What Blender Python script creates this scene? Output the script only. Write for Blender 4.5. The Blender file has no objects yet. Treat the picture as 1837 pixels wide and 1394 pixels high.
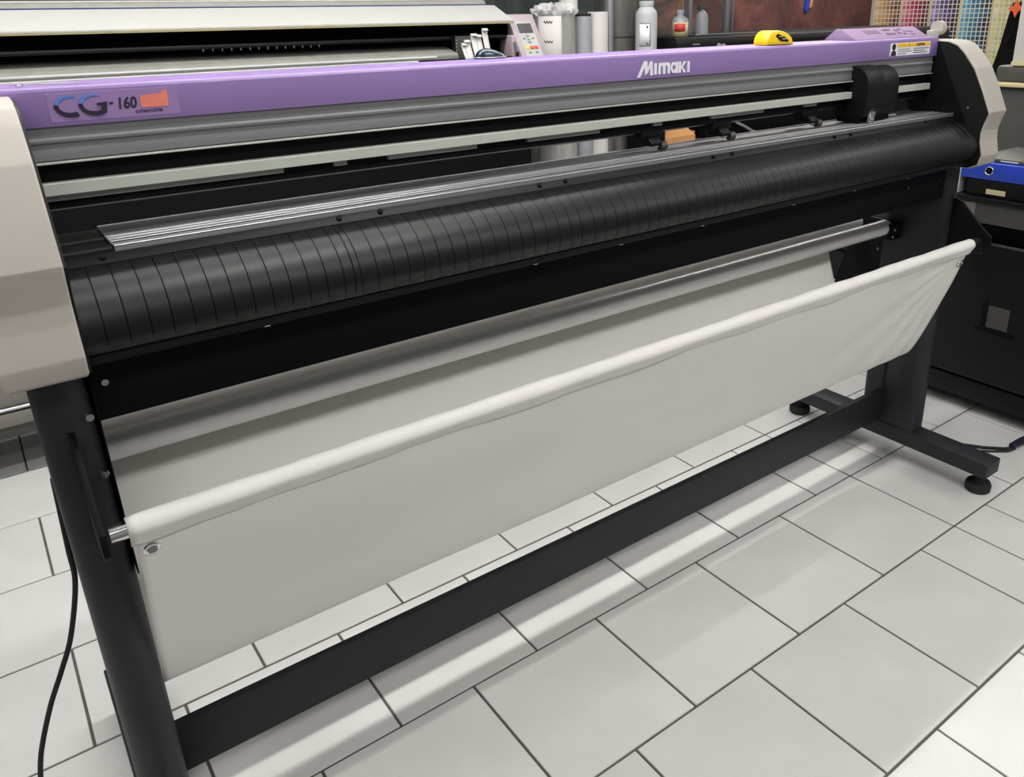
import bpy, bmesh, math, random
from mathutils import Vector, Matrix
random.seed(7)
scene = bpy.context.scene
col = scene.collection
W, H = 1837, 1394
T = 0.333                                   # floor tile pitch in metres

# ------------------------------------------------------------------ camera
cam_d = bpy.data.cameras.new('camera')
cam = bpy.data.objects.new('camera', cam_d); col.objects.link(cam)
yaw, pitch, roll = 0.64627, -0.36337, -0.01903
fw = Vector((math.sin(yaw)*math.cos(pitch), math.cos(yaw)*math.cos(pitch), math.sin(pitch)))
r0 = Vector((math.cos(yaw), -math.sin(yaw), 0)); u0 = r0.cross(fw)
rt = math.cos(roll)*r0 + math.sin(roll)*u0
up = -math.sin(roll)*r0 + math.cos(roll)*u0
M = Matrix((rt, up, -fw)).transposed().to_4x4()
M.translation = Vector((-0.61745, -1.54051, 1.33489))
cam.matrix_world = M
cam_d.sensor_width = 36.0
cam_d.lens = 1449.07*36.0/W
cam_d.shift_x = -115.03/W
cam_d.shift_y = -120.19/W
cam_d.clip_start = 0.05; cam_d.clip_end = 60
scene.camera = cam

# ------------------------------------------------------------------ world, exposure
world = bpy.data.worlds.new('room_light'); scene.world = world
world.use_nodes = True
bg = world.node_tree.nodes['Background']
bg.inputs['Color'].default_value = (1.0, 0.985, 0.96, 1)
bg.inputs['Strength'].default_value = 0.25
vs = scene.view_settings
vs.view_transform = 'Standard'; vs.look = 'None'; vs.gamma = 1.0; vs.use_curve_mapping = False
vs.exposure = 0.0
LAMP = 12.5        # radiance of the ceiling light panels
TUBE = 125.0        # radiance of the narrow fluorescent tubes

# ------------------------------------------------------------------ materials
def srgb(r, g, b):
    f = lambda c: (c/255)/12.92 if c/255 <= 0.04045 else ((c/255+0.055)/1.055)**2.4
    return (f(r), f(g), f(b), 1)
MATS = {}
def mat(name, c, rough=0.5, metal=0.0, var=0.06, scale=18.0, bump=0.0, bscale=250.0, spec=0.5,
        coat=0.0, stretch=(1, 1, 1), emit=None, trans=0.0, alpha=1.0):
    m = bpy.data.materials.new(name); MATS[name] = m
    m.use_nodes = True
    nt = m.node_tree; b = nt.nodes['Principled BSDF']
    b.inputs['Roughness'].default_value = rough
    b.inputs['Metallic'].default_value = metal
    b.inputs['Specular IOR Level'].default_value = spec
    b.inputs['Coat Weight'].default_value = coat
    b.inputs['Transmission Weight'].default_value = trans
    b.inputs['Alpha'].default_value = alpha
    tc = nt.nodes.new('ShaderNodeTexCoord')
    mp = nt.nodes.new('ShaderNodeMapping'); mp.inputs['Scale'].default_value = stretch
    nt.links.new(tc.outputs['Object'], mp.inputs['Vector'])
    n = nt.nodes.new('ShaderNodeTexNoise'); n.inputs['Scale'].default_value = scale
    n.inputs['Detail'].default_value = 5
    nt.links.new(mp.outputs['Vector'], n.inputs['Vector'])
    cr = nt.nodes.new('ShaderNodeValToRGB')
    cr.color_ramp.elements[0].position = 0.3; cr.color_ramp.elements[1].position = 0.7
    lo = [max(0, x*(1-var)) for x in c[:3]]; hi = [min(1, x*(1+var)) for x in c[:3]]
    cr.color_ramp.elements[0].color = (*lo, 1); cr.color_ramp.elements[1].color = (*hi, 1)
    nt.links.new(n.outputs['Fac'], cr.inputs['Fac'])
    nt.links.new(cr.outputs['Color'], b.inputs['Base Color'])
    if bump:
        n2 = nt.nodes.new('ShaderNodeTexNoise'); n2.inputs['Scale'].default_value = bscale
        n2.inputs['Detail'].default_value = 4
        nt.links.new(mp.outputs['Vector'], n2.inputs['Vector'])
        bp = nt.nodes.new('ShaderNodeBump'); bp.inputs['Strength'].default_value = bump
        bp.inputs['Distance'].default_value = 0.002
        nt.links.new(n2.outputs['Fac'], bp.inputs['Height'])
        nt.links.new(bp.outputs['Normal'], b.inputs['Normal'])
    if emit:
        b.inputs['Emission Color'].default_value = (*emit[:3], 1)
        b.inputs['Emission Strength'].default_value = emit[3]
    return m

mat('tile', srgb(204, 203, 200), 0.42, var=0.05, scale=5.0, spec=0.3)
mat('grout', srgb(84, 79, 76), 0.9, var=0.2, scale=40)
mat('plaster', srgb(200, 198, 192), 0.9)
mat('ceiling', srgb(215, 214, 210), 0.9)
mat('purple', srgb(145, 120, 176), 0.42, var=0.03, scale=6)
mat('lilac', srgb(152, 128, 158), 0.5, var=0.03)
mat('lilac_dark', srgb(120, 98, 122), 0.6)
mat('rail_grey', srgb(128, 127, 130), 0.42, metal=0.35, var=0.05, scale=10, stretch=(0.3, 4, 4))
mat('rail_edge', srgb(205, 205, 200), 0.3, metal=0.4)
mat('strip_white', srgb(184, 189, 178), 0.55, var=0.03)
mat('patch_grey', srgb(150, 148, 142), 0.5)
mat('black_plastic', srgb(11, 11, 12), 0.5, spec=0.3, var=0.15, bump=0.05, bscale=600)
mat('black_matte', srgb(8, 8, 10), 0.6, spec=0.15, var=0.15)
mat('apron', srgb(11, 12, 14), 0.40, var=0.12, scale=8, bump=0.03, bscale=70, spec=0.36)
mat('black_steel', srgb(33, 34, 38), 0.5, var=0.08, scale=30, bump=0.05, bscale=500, spec=0.4)
mat('beige', srgb(174, 168, 159), 0.55, var=0.03, scale=10, bump=0.03, bscale=400)
mat('alu', srgb(205, 205, 208), 0.28, metal=0.95, var=0.05, stretch=(0.2, 6, 6))
mat('platen_metal', srgb(112, 112, 114), 0.5, metal=0.55, var=0.06, stretch=(0.2, 6, 6))
mat('bar_metal', srgb(236, 236, 234), 0.30, metal=0.12, var=0.02)
mat('warm_grey', srgb(156, 142, 147), 0.5, var=0.03)
mat('alu_bright', srgb(240, 240, 240), 0.18, metal=0.6, var=0.02)
mat('alu_dull', srgb(165, 165, 168), 0.42, metal=0.8, var=0.08, stretch=(0.2, 6, 6))
mat('chrome', srgb(225, 225, 228), 0.12, metal=1.0, var=0.02)
mat('cloth', srgb(228, 225, 221), 0.75, var=0.025, scale=5, bump=0.12, bscale=9, stretch=(0.6, 1, 1.6), spec=0.25)
mat('print_white', srgb(236, 234, 240), 0.5, var=0.01)
mat('print_dark', srgb(38, 28, 52), 0.5, var=0.02)
mat('print_blue', srgb(90, 128, 205), 0.5, var=0.02)
mat('print_orange', srgb(232, 128, 108), 0.5, var=0.08, scale=60)
mat('print_yellow', srgb(246, 198, 40), 0.5, var=0.03)
mat('print_red', srgb(196, 62, 48), 0.5, var=0.1)
mat('decal', srgb(150, 122, 173), 0.35, var=0.03)
mat('yellow', srgb(250, 212, 22), 0.35, var=0.03)
mat('bottle_white', srgb(184, 186, 188), 0.5, var=0.05, scale=60, bump=0.2, bscale=120)
mat('bottle_grey', srgb(150, 152, 158), 0.35, var=0.1)
mat('paper', srgb(200, 196, 194), 0.8, var=0.02)
mat('film', srgb(150, 148, 144), 0.22, var=0.25, scale=14, bump=0.5, bscale=30, stretch=(2, 2, 0.4))
mat('film_clear', srgb(225, 225, 225), 0.12, var=0.2, scale=30, bump=0.7, bscale=60, alpha=0.45)
mat('metal_duct', srgb(120, 117, 112), 0.35, metal=0.6, var=0.3, scale=9, stretch=(3, 3, 0.4), bump=0.2, bscale=20)
mat('cardboard', srgb(208, 152, 98), 0.8, var=0.06)
mat('blue_binder', srgb(38, 66, 178), 0.4, var=0.05)
mat('dark_grey', srgb(70, 69, 66), 0.5, var=0.1)
mat('mid_grey', srgb(118, 114, 108), 0.5, var=0.1)
mat('light_wood', srgb(206, 194, 150), 0.5, var=0.06)
mat('off_white', srgb(176, 175, 171), 0.4, var=0.02)
mat('print_grey', srgb(164, 168, 163), 0.5)
mat('panel_grey', srgb(126, 124, 118), 0.45, var=0.08)
mat('screen', srgb(62, 62, 64), 0.25, var=0.1)
mat('rubber', srgb(24, 23, 24), 0.7, var=0.1)
mat('blue_plastic', srgb(28, 46, 96), 0.3)
mat('teal_plastic', srgb(20, 40, 56), 0.25)
mat('orange', srgb(226, 96, 52), 0.5)
mat('lamp', (1, 1, 1, 1), 0.5, emit=(1.0, 0.99, 0.97, LAMP))
mat('lamp_tube', (1, 1, 1, 1), 0.5, emit=(1.0, 0.99, 0.97, TUBE))

def mural_material():
    m = bpy.data.materials.new('mural'); MATS['mural'] = m; m.use_nodes = True
    nt = m.node_tree; b = nt.nodes['Principled BSDF']; b.inputs['Roughness'].default_value = 0.75
    tc = nt.nodes.new('ShaderNodeTexCoord'); sp = nt.nodes.new('ShaderNodeSeparateXYZ')
    nt.links.new(tc.outputs['Object'], sp.inputs[0])
    n = nt.nodes.new('ShaderNodeTexNoise'); n.inputs['Scale'].default_value = 2.6; n.inputs['Detail'].default_value = 8
    n.inputs['Roughness'].default_value = 0.65; n.inputs['Distortion'].default_value = 0.8
    nt.links.new(tc.outputs['Object'], n.inputs['Vector'])
    red = nt.nodes.new('ShaderNodeValToRGB'); e = red.color_ramp.elements
    e[0].position = 0.36; e[0].color = srgb(62, 38, 36); e[1].position = 0.66; e[1].color = srgb(128, 80, 70)
    k = e.new(0.5); k.color = srgb(92, 56, 50)
    nt.links.new(n.outputs['Fac'], red.inputs['Fac'])
    teal = nt.nodes.new('ShaderNodeValToRGB'); e = teal.color_ramp.elements
    e[0].position = 0.42; e[0].color = srgb(30, 34, 36); e[1].position = 0.68; e[1].color = srgb(122, 84, 70)
    k = e.new(0.53); k.color = srgb(44, 58, 52)
    nt.links.new(n.outputs['Fac'], teal.inputs['Fac'])
    mr = nt.nodes.new('ShaderNodeMapRange'); mr.inputs[1].default_value = 3.4; mr.inputs[2].default_value = 4.4
    nt.links.new(sp.outputs['X'], mr.inputs[0])
    mx = nt.nodes.new('ShaderNodeMix'); mx.data_type = 'RGBA'
    nt.links.new(mr.outputs[0], mx.inputs['Factor'])
    nt.links.new(teal.outputs['Color'], mx.inputs['A']); nt.links.new(red.outputs['Color'], mx.inputs['B'])
    nt.links.new(mx.outputs['Result'], b.inputs['Base Color'])
mural_material()

def chart_material(name, light, dark, cols=7):
    """printed swatches: a white grid over cells that go from light to dark across, random by row"""
    m = bpy.data.materials.new(name); MATS[name] = m; m.use_nodes = True
    nt = m.node_tree; b = nt.nodes['Principled BSDF']; b.inputs['Roughness'].default_value = 0.5
    tc = nt.nodes.new('ShaderNodeTexCoord'); sp = nt.nodes.new('ShaderNodeSeparateXYZ')
    nt.links.new(tc.outputs['Object'], sp.inputs[0])
    def math_(op, a, v=None, c=None):
        x = nt.nodes.new('ShaderNodeMath'); x.operation = op
        nt.links.new(a, x.inputs[0])
        if v is not None:
            if isinstance(v, (int, float)): x.inputs[1].default_value = v
            else: nt.links.new(v, x.inputs[1])
        return x.outputs[0]
    px = math_('MULTIPLY', sp.outputs['Y'], -cols/0.268); pz = math_('MULTIPLY', sp.outputs['Z'], 1/0.036)
    fx, fz = math_('FRACT', px), math_('FRACT', pz)
    cx, cz = math_('FLOOR', px), math_('FLOOR', pz)
    ax = math_('GREATER_THAN', fx, 0.22); az = math_('GREATER_THAN', fz, 0.2)
    mask = math_('MULTIPLY', ax, az)
    cv = nt.nodes.new('ShaderNodeCombineXYZ'); nt.links.new(cx, cv.inputs[0]); nt.links.new(cz, cv.inputs[1])
    wn = nt.nodes.new('ShaderNodeTexWhiteNoise'); wn.noise_dimensions = '2D'; nt.links.new(cv.outputs[0], wn.inputs['Vector'])
    rn = nt.nodes.new('ShaderNodeTexWhiteNoise'); rn.noise_dimensions = '1D'; nt.links.new(cz, rn.inputs['W'])
    base = math_('MULTIPLY', cx, 1.0/cols)
    t = math_('ADD', base, math_('MULTIPLY', rn.outputs['Value'], 0.30))
    t = math_('ADD', t, math_('MULTIPLY', wn.outputs['Value'], 0.15))
    ramp = nt.nodes.new('ShaderNodeValToRGB'); e = ramp.color_ramp.elements
    e[0].position = 0.05; e[0].color = light[0]; e[1].position = 1.15 if False else 1.0; e[1].color = dark
    k = e.new(0.5); k.color = light[1]
    nt.links.new(t, ramp.inputs['Fac'])
    mx = nt.nodes.new('ShaderNodeMix'); mx.data_type = 'RGBA'
    mx.inputs['A'].default_value = srgb(226, 222, 205)
    nt.links.new(mask, mx.inputs['Factor']); nt.links.new(ramp.outputs['Color'], mx.inputs['B'])
    nt.links.new(mx.outputs['Result'], b.inputs['Base Color'])
chart_material('chart_orange', (srgb(240, 222, 170), srgb(216, 150, 90)), srgb(70, 46, 34))
chart_material('chart_red', (srgb(236, 160, 186), srgb(188, 42, 92)), srgb(60, 20, 34))
chart_material('chart_purple', (srgb(190, 168, 214), srgb(92, 74, 140)), srgb(36, 28, 52))
chart_material('chart_blue', (srgb(140, 205, 226), srgb(58, 128, 160)), srgb(26, 40, 58))
chart_material('chart_yellow', (srgb(230, 226, 180), srgb(200, 192, 120)), srgb(130, 130, 116))

# ------------------------------------------------------------------ geometry helpers
def root_of(o):
    while o.parent: o = o.parent
    return o
class MB:
    """collects world-space geometry; build() links it as one mesh object"""
    def __init__(self): self.v, self.f = [], []
    def add(self, v, f):
        n = len(self.v); self.v += [tuple(p) for p in v]; self.f += [tuple(i+n for i in q) for q in f]; return self
    def addbm(self, bm):
        bm.verts.index_update()
        self.add([v.co[:] for v in bm.verts], [[v.index for v in f.verts] for f in bm.faces]); bm.free(); return self
    def box(self, x0, x1, y0, y1, z0, z1, b=0.0, seg=2):
        bm = bmesh.new(); bmesh.ops.create_cube(bm, size=1.0)
        for v in bm.verts:
            v.co = Vector((x0 if v.co.x < 0 else x1, y0 if v.co.y < 0 else y1, z0 if v.co.z < 0 else z1))
        if b: bmesh.ops.bevel(bm, geom=bm.edges[:], offset=b, segments=seg, affect='EDGES', profile=0.5)
        return self.addbm(bm)
    def prism(self, prof, x0, x1, b=0.0, axis='x'):
        """closed profile extruded: axis x takes (y,z), axis y takes (x,z), axis z takes (x,y)"""
        def P(a, p):
            return {'x': (a, p[0], p[1]), 'y': (p[0], a, p[1]), 'z': (p[0], p[1], a)}[axis]
        n = len(prof)
        v = [P(x0, p) for p in prof] + [P(x1, p) for p in prof]
        f = [list(range(n))[::-1], [i+n for i in range(n)]] + [[i, (i+1) % n, n+(i+1) % n, n+i] for i in range(n)]
        bm = bmesh.new(); vs_ = [bm.verts.new(p) for p in v]
        for q in f: bm.faces.new([vs_[i] for i in q])
        bmesh.ops.recalc_face_normals(bm, faces=bm.faces[:])
        if b: bmesh.ops.bevel(bm, geom=bm.edges[:], offset=b, segments=2, affect='EDGES', profile=0.5)
        return self.addbm(bm)
    def tube(self, pts, r, seg=16, cap=True):
        pts = [Vector(p) for p in pts]; rings = []
        rs = r if isinstance(r, (list, tuple)) else [r]*len(pts)
        prev = None
        for i, p in enumerate(pts):
            d = (pts[min(i+1, len(pts)-1)] - pts[max(i-1, 0)])
            if d.length < 1e-9: d = prev_d
            d = d.normalized(); prev_d = d
            if prev is None:
                a = d.orthogonal().normalized()
            else:
                a = (prev - d*prev.dot(d)).normalized()
            prev = a; c = d.cross(a)
            rings.append([p + rs[i]*(math.cos(2*math.pi*k/seg)*a + math.sin(2*math.pi*k/seg)*c) for k in range(seg)])
        v = [q for g in rings for q in g]; f = []
        for i in range(len(rings)-1):
            for k in range(seg):
                f.append((i*seg+k, i*seg+(k+1) % seg, (i+1)*seg+(k+1) % seg, (i+1)*seg+k))
        if cap: f.append(tuple(range(seg))[::-1]); f.append(tuple((len(rings)-1)*seg+k for k in range(seg)))
        return self.add(v, f)
    def lathe(self, c, prof, seg=28):
        """prof: list of (radius, z) going up around the vertical through c"""
        v, f = [], []; n = len(prof)
        for k in range(seg):
            a = 2*math.pi*k/seg
            v += [(c[0]+r*math.cos(a), c[1]+r*math.sin(a), c[2]+z) for r, z in prof]
        for k in range(seg):
            for i in range(n-1):
                f.append((k*n+i, ((k+1) % seg)*n+i, ((k+1) % seg)*n+i+1, k*n+i+1))
        f.append(tuple(k*n for k in range(seg))[::-1]); f.append(tuple(k*n+n-1 for k in range(seg)))
        return self.add(v, f)
    def torus(self, c, n, R, r, s1=24, s2=10):
        n = Vector(n).normalized(); a = n.orthogonal().normalized(); b = n.cross(a); c = Vector(c); v, f = [], []
        for i in range(s1):
            t = 2*math.pi*i/s1; d = math.cos(t)*a+math.sin(t)*b
            for j in range(s2):
                s = 2*math.pi*j/s2; v.append(c + d*(R+r*math.cos(s)) + n*r*math.sin(s))
        for i in range(s1):
            for j in range(s2):
                f.append((i*s2+j, ((i+1) % s1)*s2+j, ((i+1) % s1)*s2+(j+1) % s2, i*s2+(j+1) % s2))
        return self.add(v, f)
    def grid(self, P, nu, nv):
        v = [P(i/(nu-1), j/(nv-1)) for i in range(nu) for j in range(nv)]
        f = [(i*nv+j, (i+1)*nv+j, (i+1)*nv+j+1, i*nv+j+1) for i in range(nu-1) for j in range(nv-1)]
        return self.add(v, f)
    def build(self, name, m, parent=None, smooth=30, thick=0.0, label=None, weld=False):
        me = bpy.data.meshes.new(name)
        off = root_of(parent).location if parent else Vector((0, 0, 0))
        me.from_pydata([(p[0]-off[0], p[1]-off[1], p[2]-off[2]) for p in self.v], [], self.f)
        me.materials.append(MATS[m])
        if smooth:
            me.shade_smooth(); me.set_sharp_from_angle(angle=math.radians(smooth))
        o = bpy.data.objects.new(name, me); col.objects.link(o)
        if parent: o.parent = parent
        if thick:
            md = o.modifiers.new('thickness', 'SOLIDIFY'); md.thickness = thick; md.offset = 0
        if label: o['label'] = label
        return o
def thing(name, label, cat, loc=(0, 0, 0), group=None):
    o = bpy.data.objects.new(name, None); col.objects.link(o)
    o.location = loc; o.empty_display_size = 0.1
    o['label'] = label; o['category'] = cat
    if group: o['group'] = group
    return o
def tag(o, label, cat, group=None):
    o['label'] = label; o['category'] = cat
    if group: o['group'] = group
    return o
def rebase(o, base):
    """move a world-space mesh object's origin to its base point"""
    b = Vector(base); o.data.transform(Matrix.Translation(-b)); o.location = b; return o
def struct(o): o['kind'] = 'structure'; return o
def text_mesh(s, size, extrude=0.0004, shear=0.0, offset=0.0, sx=1.0, spacing=1.0):
    cu = bpy.data.curves.new('lettering', 'FONT'); cu.body = s; cu.size = size; cu.extrude = extrude
    cu.shear = shear; cu.offset = offset; cu.space_character = spacing; cu.resolution_u = 4
    t = bpy.data.objects.new('lettering', cu); col.objects.link(t)
    dg = bpy.context.evaluated_depsgraph_get(); me = bpy.data.meshes.new_from_object(t.evaluated_get(dg))
    bpy.data.objects.remove(t); bpy.data.curves.remove(cu)
    if sx != 1.0: me.transform(Matrix.Diagonal((sx, 1, 1, 1)))
    return me
def place_text(name, me, m, at, parent, facing='-y'):
    """lay lettering on a surface; facing -y reads along +x, facing -x reads along -y"""
    R = Matrix.Rotation(math.pi/2, 4, 'X')
    if facing == '-x': R = Matrix.Rotation(-math.pi/2, 4, 'Z') @ R
    me.transform(R); me.transform(Matrix.Translation(Vector(at) - root_of(parent).location))
    me.materials.clear(); me.materials.append(MATS[m])
    o = bpy.data.objects.new(name, me); col.objects.link(o); o.parent = parent; return o

# ================================================================== the room
g = MB().box(-3.0, 6.5, -3.2, 3.25, -0.06, -0.0035).build('floor', 'grout', smooth=0); struct(g)
GAP = 0.0055
def tile_mesh(w):
    mb = MB().box(GAP/2, w-GAP/2, GAP/2, T-GAP/2, -0.02, 0.0, b=0.0012, seg=1)
    me = bpy.data.meshes.new('tile'); me.from_pydata(mb.v, [], mb.f); me.materials.append(MATS['tile']); return me
full, half = tile_mesh(T), tile_mesh(T/2)
def put_tile(me, x, y):
    o = bpy.data.objects.new('tile', me); col.objects.link(o); o.parent = g; o.location = (x, y, 0)
ntile = 0
for j in range(-8, 5):                        # strips of the running bond, from the back wall to the camera
    off = 0.0 if j % 2 else 0.5
    y = -(j+1)*T
    for k in range(-5, 13):
        x = (k+off)*T
        if x+T < -1.7 or x > 4.2: continue
        # beyond what the camera looks at
        if j >= 2 and x < 0.0 and j > 2: continue
        if j % 2 == 0 and k == 3:             # two half tiles make up the bond here
            put_tile(half, x, y); put_tile(half, x+T/2, y); ntile += 2
        else:
            put_tile(full, x, y); ntile += 1
w = MB().box(-3.0, 6.5, 3.15, 3.25, -0.0035, 2.85).build('wall_back', 'mural', smooth=0); struct(w)
w = MB().box(6.4, 6.5, -3.2, 3.15, -0.0035, 2.85).build('wall_right', 'plaster', smooth=0); struct(w)
w = MB().box(-3.0, 6.5, -3.2, 3.25, 2.85, 2.92).build('ceiling', 'ceiling', smooth=0); struct(w)

# ceiling lights
def panel_light(x, y, sx, sy, label):
    t = thing('ceiling_light', label, 'light', (x, y, 2.85))
    MB().box(x-sx/2-.02, x+sx/2+.02, y-sy/2-.02, y+sy/2+.02, 2.815, 2.85, b=.004).build('frame', 'off_white', t)
    MB().box(x-sx/2, x+sx/2, y-sy/2, y+sy/2, 2.806, 2.8149).build('diffuser', 'lamp', t, smooth=0)
panel_light(3.2, -1.1, 1.2, 0.3, 'ceiling light panel above the black cabinet')
def tube_row(x0, x1, y, label, w=.046):
    t = thing('tube_light', label, 'light', ((x0+x1)/2, y, 2.85))
    MB().box(x0-.03, x1+.03, y-.07, y+.07, 2.80, 2.85, b=.004).build('housing', 'off_white', t)
    MB().box(x0, x1, y-w/2, y+w/2, 2.775, 2.7999, b=.008).build('tube', 'lamp_tube', t)
tube_row(-2.1, 2.1, .47, 'long fluorescent tube row on the ceiling behind the plotter')
tube_row(-0.35, 0.85, -.95, 'short fluorescent tube on the ceiling above the front of the plotter', .045)
panel_light(-1.3, -2.7, 1.6, 0.5, 'ceiling light panel behind the camera, left')
panel_light(1.0, -2.7, 1.6, 0.5, 'ceiling light panel behind the camera, middle')
panel_light(3.3, -2.7, 1.6, 0.5, 'ceiling light panel behind the camera, right')
tube_row(2.9, 6.0, 1.9, 'fluorescent tube row on the ceiling near the red wall', .034)

# ================================================================== the cutting plotter
XL, XR = -0.548, 1.525
plot = thing('cutting_plotter', 'wide cutting plotter with purple cover, beige end caps and black stand', 'plotter', (0.49, -0.29, 0))

# purple cover
cov = MB().prism([(-.322, 1.2147), (-.322, 1.2575), (-.3195, 1.261), (-.3165, 1.2622), (-.25, 1.2632), (-.20, 1.262), (-.20, 1.2147), (-.316, 1.2147)],
                 XL-.03, XR-.001, b=.0006).build('cover', 'purple', plot)
# model lettering on the cover
YF = -.3222
MB().box(-.513, -.362, -.3224, -.321, 1.2195, 1.2545, b=.0004, seg=1).build('decal', 'decal', cov)
YT = -.3228
def flat(polys, name, m):
    mb = MB()
    for i, p in enumerate(polys): mb.prism(p, YT-.0002-i*.00006, YT+.0004+i*.00002, axis='y')
    return mb.build(name, m, cov, smooth=0)
def arc(cx, cz, rx, rz, a0, a1, w0, w1, n=26):
    """crescent stroke in the front plane; angles in degrees, width from w0 to w1"""
    out, inn = [], []
    for i in range(n):
        t = i/(n-1); a = math.radians(a0+(a1-a0)*t); ww = w0+(w1-w0)*t
        out.append((cx+(rx+ww/2)*math.cos(a), cz+(rz+ww/2)*math.sin(a))); inn.append((cx+(rx-ww/2)*math.cos(a), cz+(rz-ww/2)*math.sin(a)))
    return [[out[i], out[i+1], inn[i+1], inn[i]] for i in range(n-1)]
for cx, w_ in ((-.4890, 0), (-.4620, 1)):
    flat(arc(cx, 1.2388, .0152, .0112, 58, 172, .0018, .0048), 'letter_top', 'print_blue')
    q = arc(cx, 1.2388, .0152, .0112, 174, 298, .0048, .0056)
    if w_: q += [[(cx+.003, 1.2402), (cx+.0150, 1.2412), (cx+.0145, 1.2382), (cx+.003, 1.2376)], [(cx+.0082, 1.2398), (cx+.0145, 1.2402), (cx+.0125, 1.2280), (cx+.0062, 1.2270)]]
    flat(q, 'letter_bottom', 'print_dark')
flat([[(-.4452, 1.2398), (-.4405, 1.2401), (-.4405, 1.2376), (-.4452, 1.2373)]], 'lettering', 'print_dark')
place_text('lettering', text_mesh('160', .0195, shear=.15, offset=.0005, sx=.82), 'print_dark', (-.4375, -.3226, 1.2312), cov)
flat([[(-.4085, 1.2305), (-.3755, 1.2300), (-.3745, 1.2515), (-.3810, 1.2500), (-.3830, 1.2470), (-.4085, 1.2455)]], 'print_block', 'print_orange')
place_text('lettering', text_mesh('CUTTING PLOTTER', .0048, sx=.78, offset=.0001), 'print_dark', (-.4165, -.3226, 1.2243), cov)
# maker's name, drawn stroke by stroke
def bar(x0, z0, x1, z1, w): return [(x0, z0), (x0+w, z0), (x1+w, z1), (x1, z1)]
zb, zt = 1.2218, 1.2432
flat([bar(.4590, 1.2185, .4770, 1.2482, .0085), [(.4770, 1.2482), (.4855, 1.2482), (.4870, 1.2265), (.4800, 1.2215)],
      [(.4800, 1.2215), (.4872, 1.2265), (.4985, 1.2472), (.4925, 1.2472)], [(.4925, 1.2472), (.4990, 1.2472), (.5005, 1.2210), (.4930, 1.2210)]], 'lettering', 'print_white')
flat([bar(.5035, zb, .5035, zt, .0072)], 'lettering', 'print_white')
flat([bar(.5145, zb, .5145, zt, .0068), bar(.5268, zb, .5268, zt-.003, .0068), bar(.5392, zb, .5392, zt-.005, .0068),
      [(.5145, zt-.0062), (.5460, zt-.0062), (.5452, zt-.002), (.5420, zt), (.5145, zt)]], 'lettering', 'print_white')
flat(arc(.5560, (zb+zt)/2, .0062, .0080, 20, 340, .0052, .0052) + [bar(.5605, zb, .5605, zt, .0062)], 'lettering', 'print_white')
flat([bar(.5695, zb, .5695, zt, .0068), [(.5760, 1.2315), (.5830, zt), (.5910, zt), (.5800, 1.2318)], [(.5760, 1.2335), (.5800, 1.2335), (.5912, zb), (.5828, zb)]], 'lettering', 'print_white')
flat([bar(.5935, zb, .5935, zt, .0072)], 'lettering', 'print_white')
# warning sticker
st = MB().box(1.304, 1.487, -.3226, -.321, 1.2215, 1.2525, b=.0005, seg=1).build('warning_sticker', 'print_white', cov)
MB().box(1.334, 1.484, -.3232, -.3222, 1.2425, 1.2512).build('yellow_band', 'print_yellow', cov, smooth=0)
MB().lathe((0, 0, 0), [(.008, 0), (.008, .0006)], 16).build('pictogram', 'print_dark', cov, smooth=0).data.transform(
    Matrix.Translation(Vector((1.319, -.3226, 1.2435)) - Vector(plot.location)) @ Matrix.Rotation(math.pi/2, 4, 'X') @ Matrix.Translation(Vector(plot.location)))
MB().prism([(1.308, 1.2225), (1.331, 1.2225), (1.328, 1.233), (1.318, 1.236), (1.310, 1.231)], -.3232, -.3224, axis='y').build('pictogram', 'print_dark', cov, smooth=0)
place_text('lettering', text_mesh('CAUTION', .0085, sx=1.0, offset=.0002), 'print_dark', (1.418, -.3234, 1.2438), cov)
place_text('lettering', text_mesh('!', .0085, offset=.0003), 'print_dark', (1.385, -.3234, 1.2438), cov)
for i, (xa, xb) in enumerate(((1.338, 1.392), (1.338, 1.400), (1.338, 1.375))):
    MB().box(xa, xb, -.3232, -.3222, 1.2363-i*.0052, 1.2378-i*.0052).build('text_line', 'mid_grey', cov, smooth=0)
for i, (xa, xb) in enumerate(((1.408, 1.480), (1.408, 1.462), (1.408, 1.474))):
    MB().box(xa, xb, -.3232, -.3222, 1.2366-i*.0052, 1.2381-i*.0052).build('text_line', 'print_dark', cov, smooth=0)
# cover screw and scrap of clear film at the left end
MB().lathe((-.535, -.292, 1.2628), [(.0045, 0), (.0045, .0018), (.003, .0028), (.0005, .003)], 14).build('screw', 'chrome', cov)
MB().prism([(-.545, -.26), (-.50, -.285), (-.455, -.30), (-.49, -.262), (-.53, -.235)], 1.2634, 1.2646, axis='z').build('clear_film', 'film_clear', cov)

# guide rail under the cover (ribbed extrusion) with bright lower edge
MB().prism([(-.318, 1.2146), (-.318, 1.2015), (-.3215, 1.1985), (-.3215, 1.1955), (-.3185, 1.193), (-.3185, 1.1865), (-.3192, 1.1845),
            (-.3192, 1.174), (-.317, 1.1722), (-.25, 1.1722), (-.25, 1.2146)], XL-.02, XR-.012).build('guide_rail', 'rail_grey', plot)
MB().box(XL-.02, XR-.012, -.3245, -.30, 1.1692, 1.1718, b=.0005, seg=1).build('rail_edge', 'rail_edge', plot)
MB().box(XL-.02, XR-.012, -.305, -.25, 1.110, 1.1692).build('rail_web', 'black_matte', plot, smooth=0)
# white belt strip, interrupted by the carriage
MB().box(XL-.02, XR-.017, -.3245, -.3052, 1.1297, 1.1455, b=.0008, seg=1).build('belt_strip', 'strip_white', plot)
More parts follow.
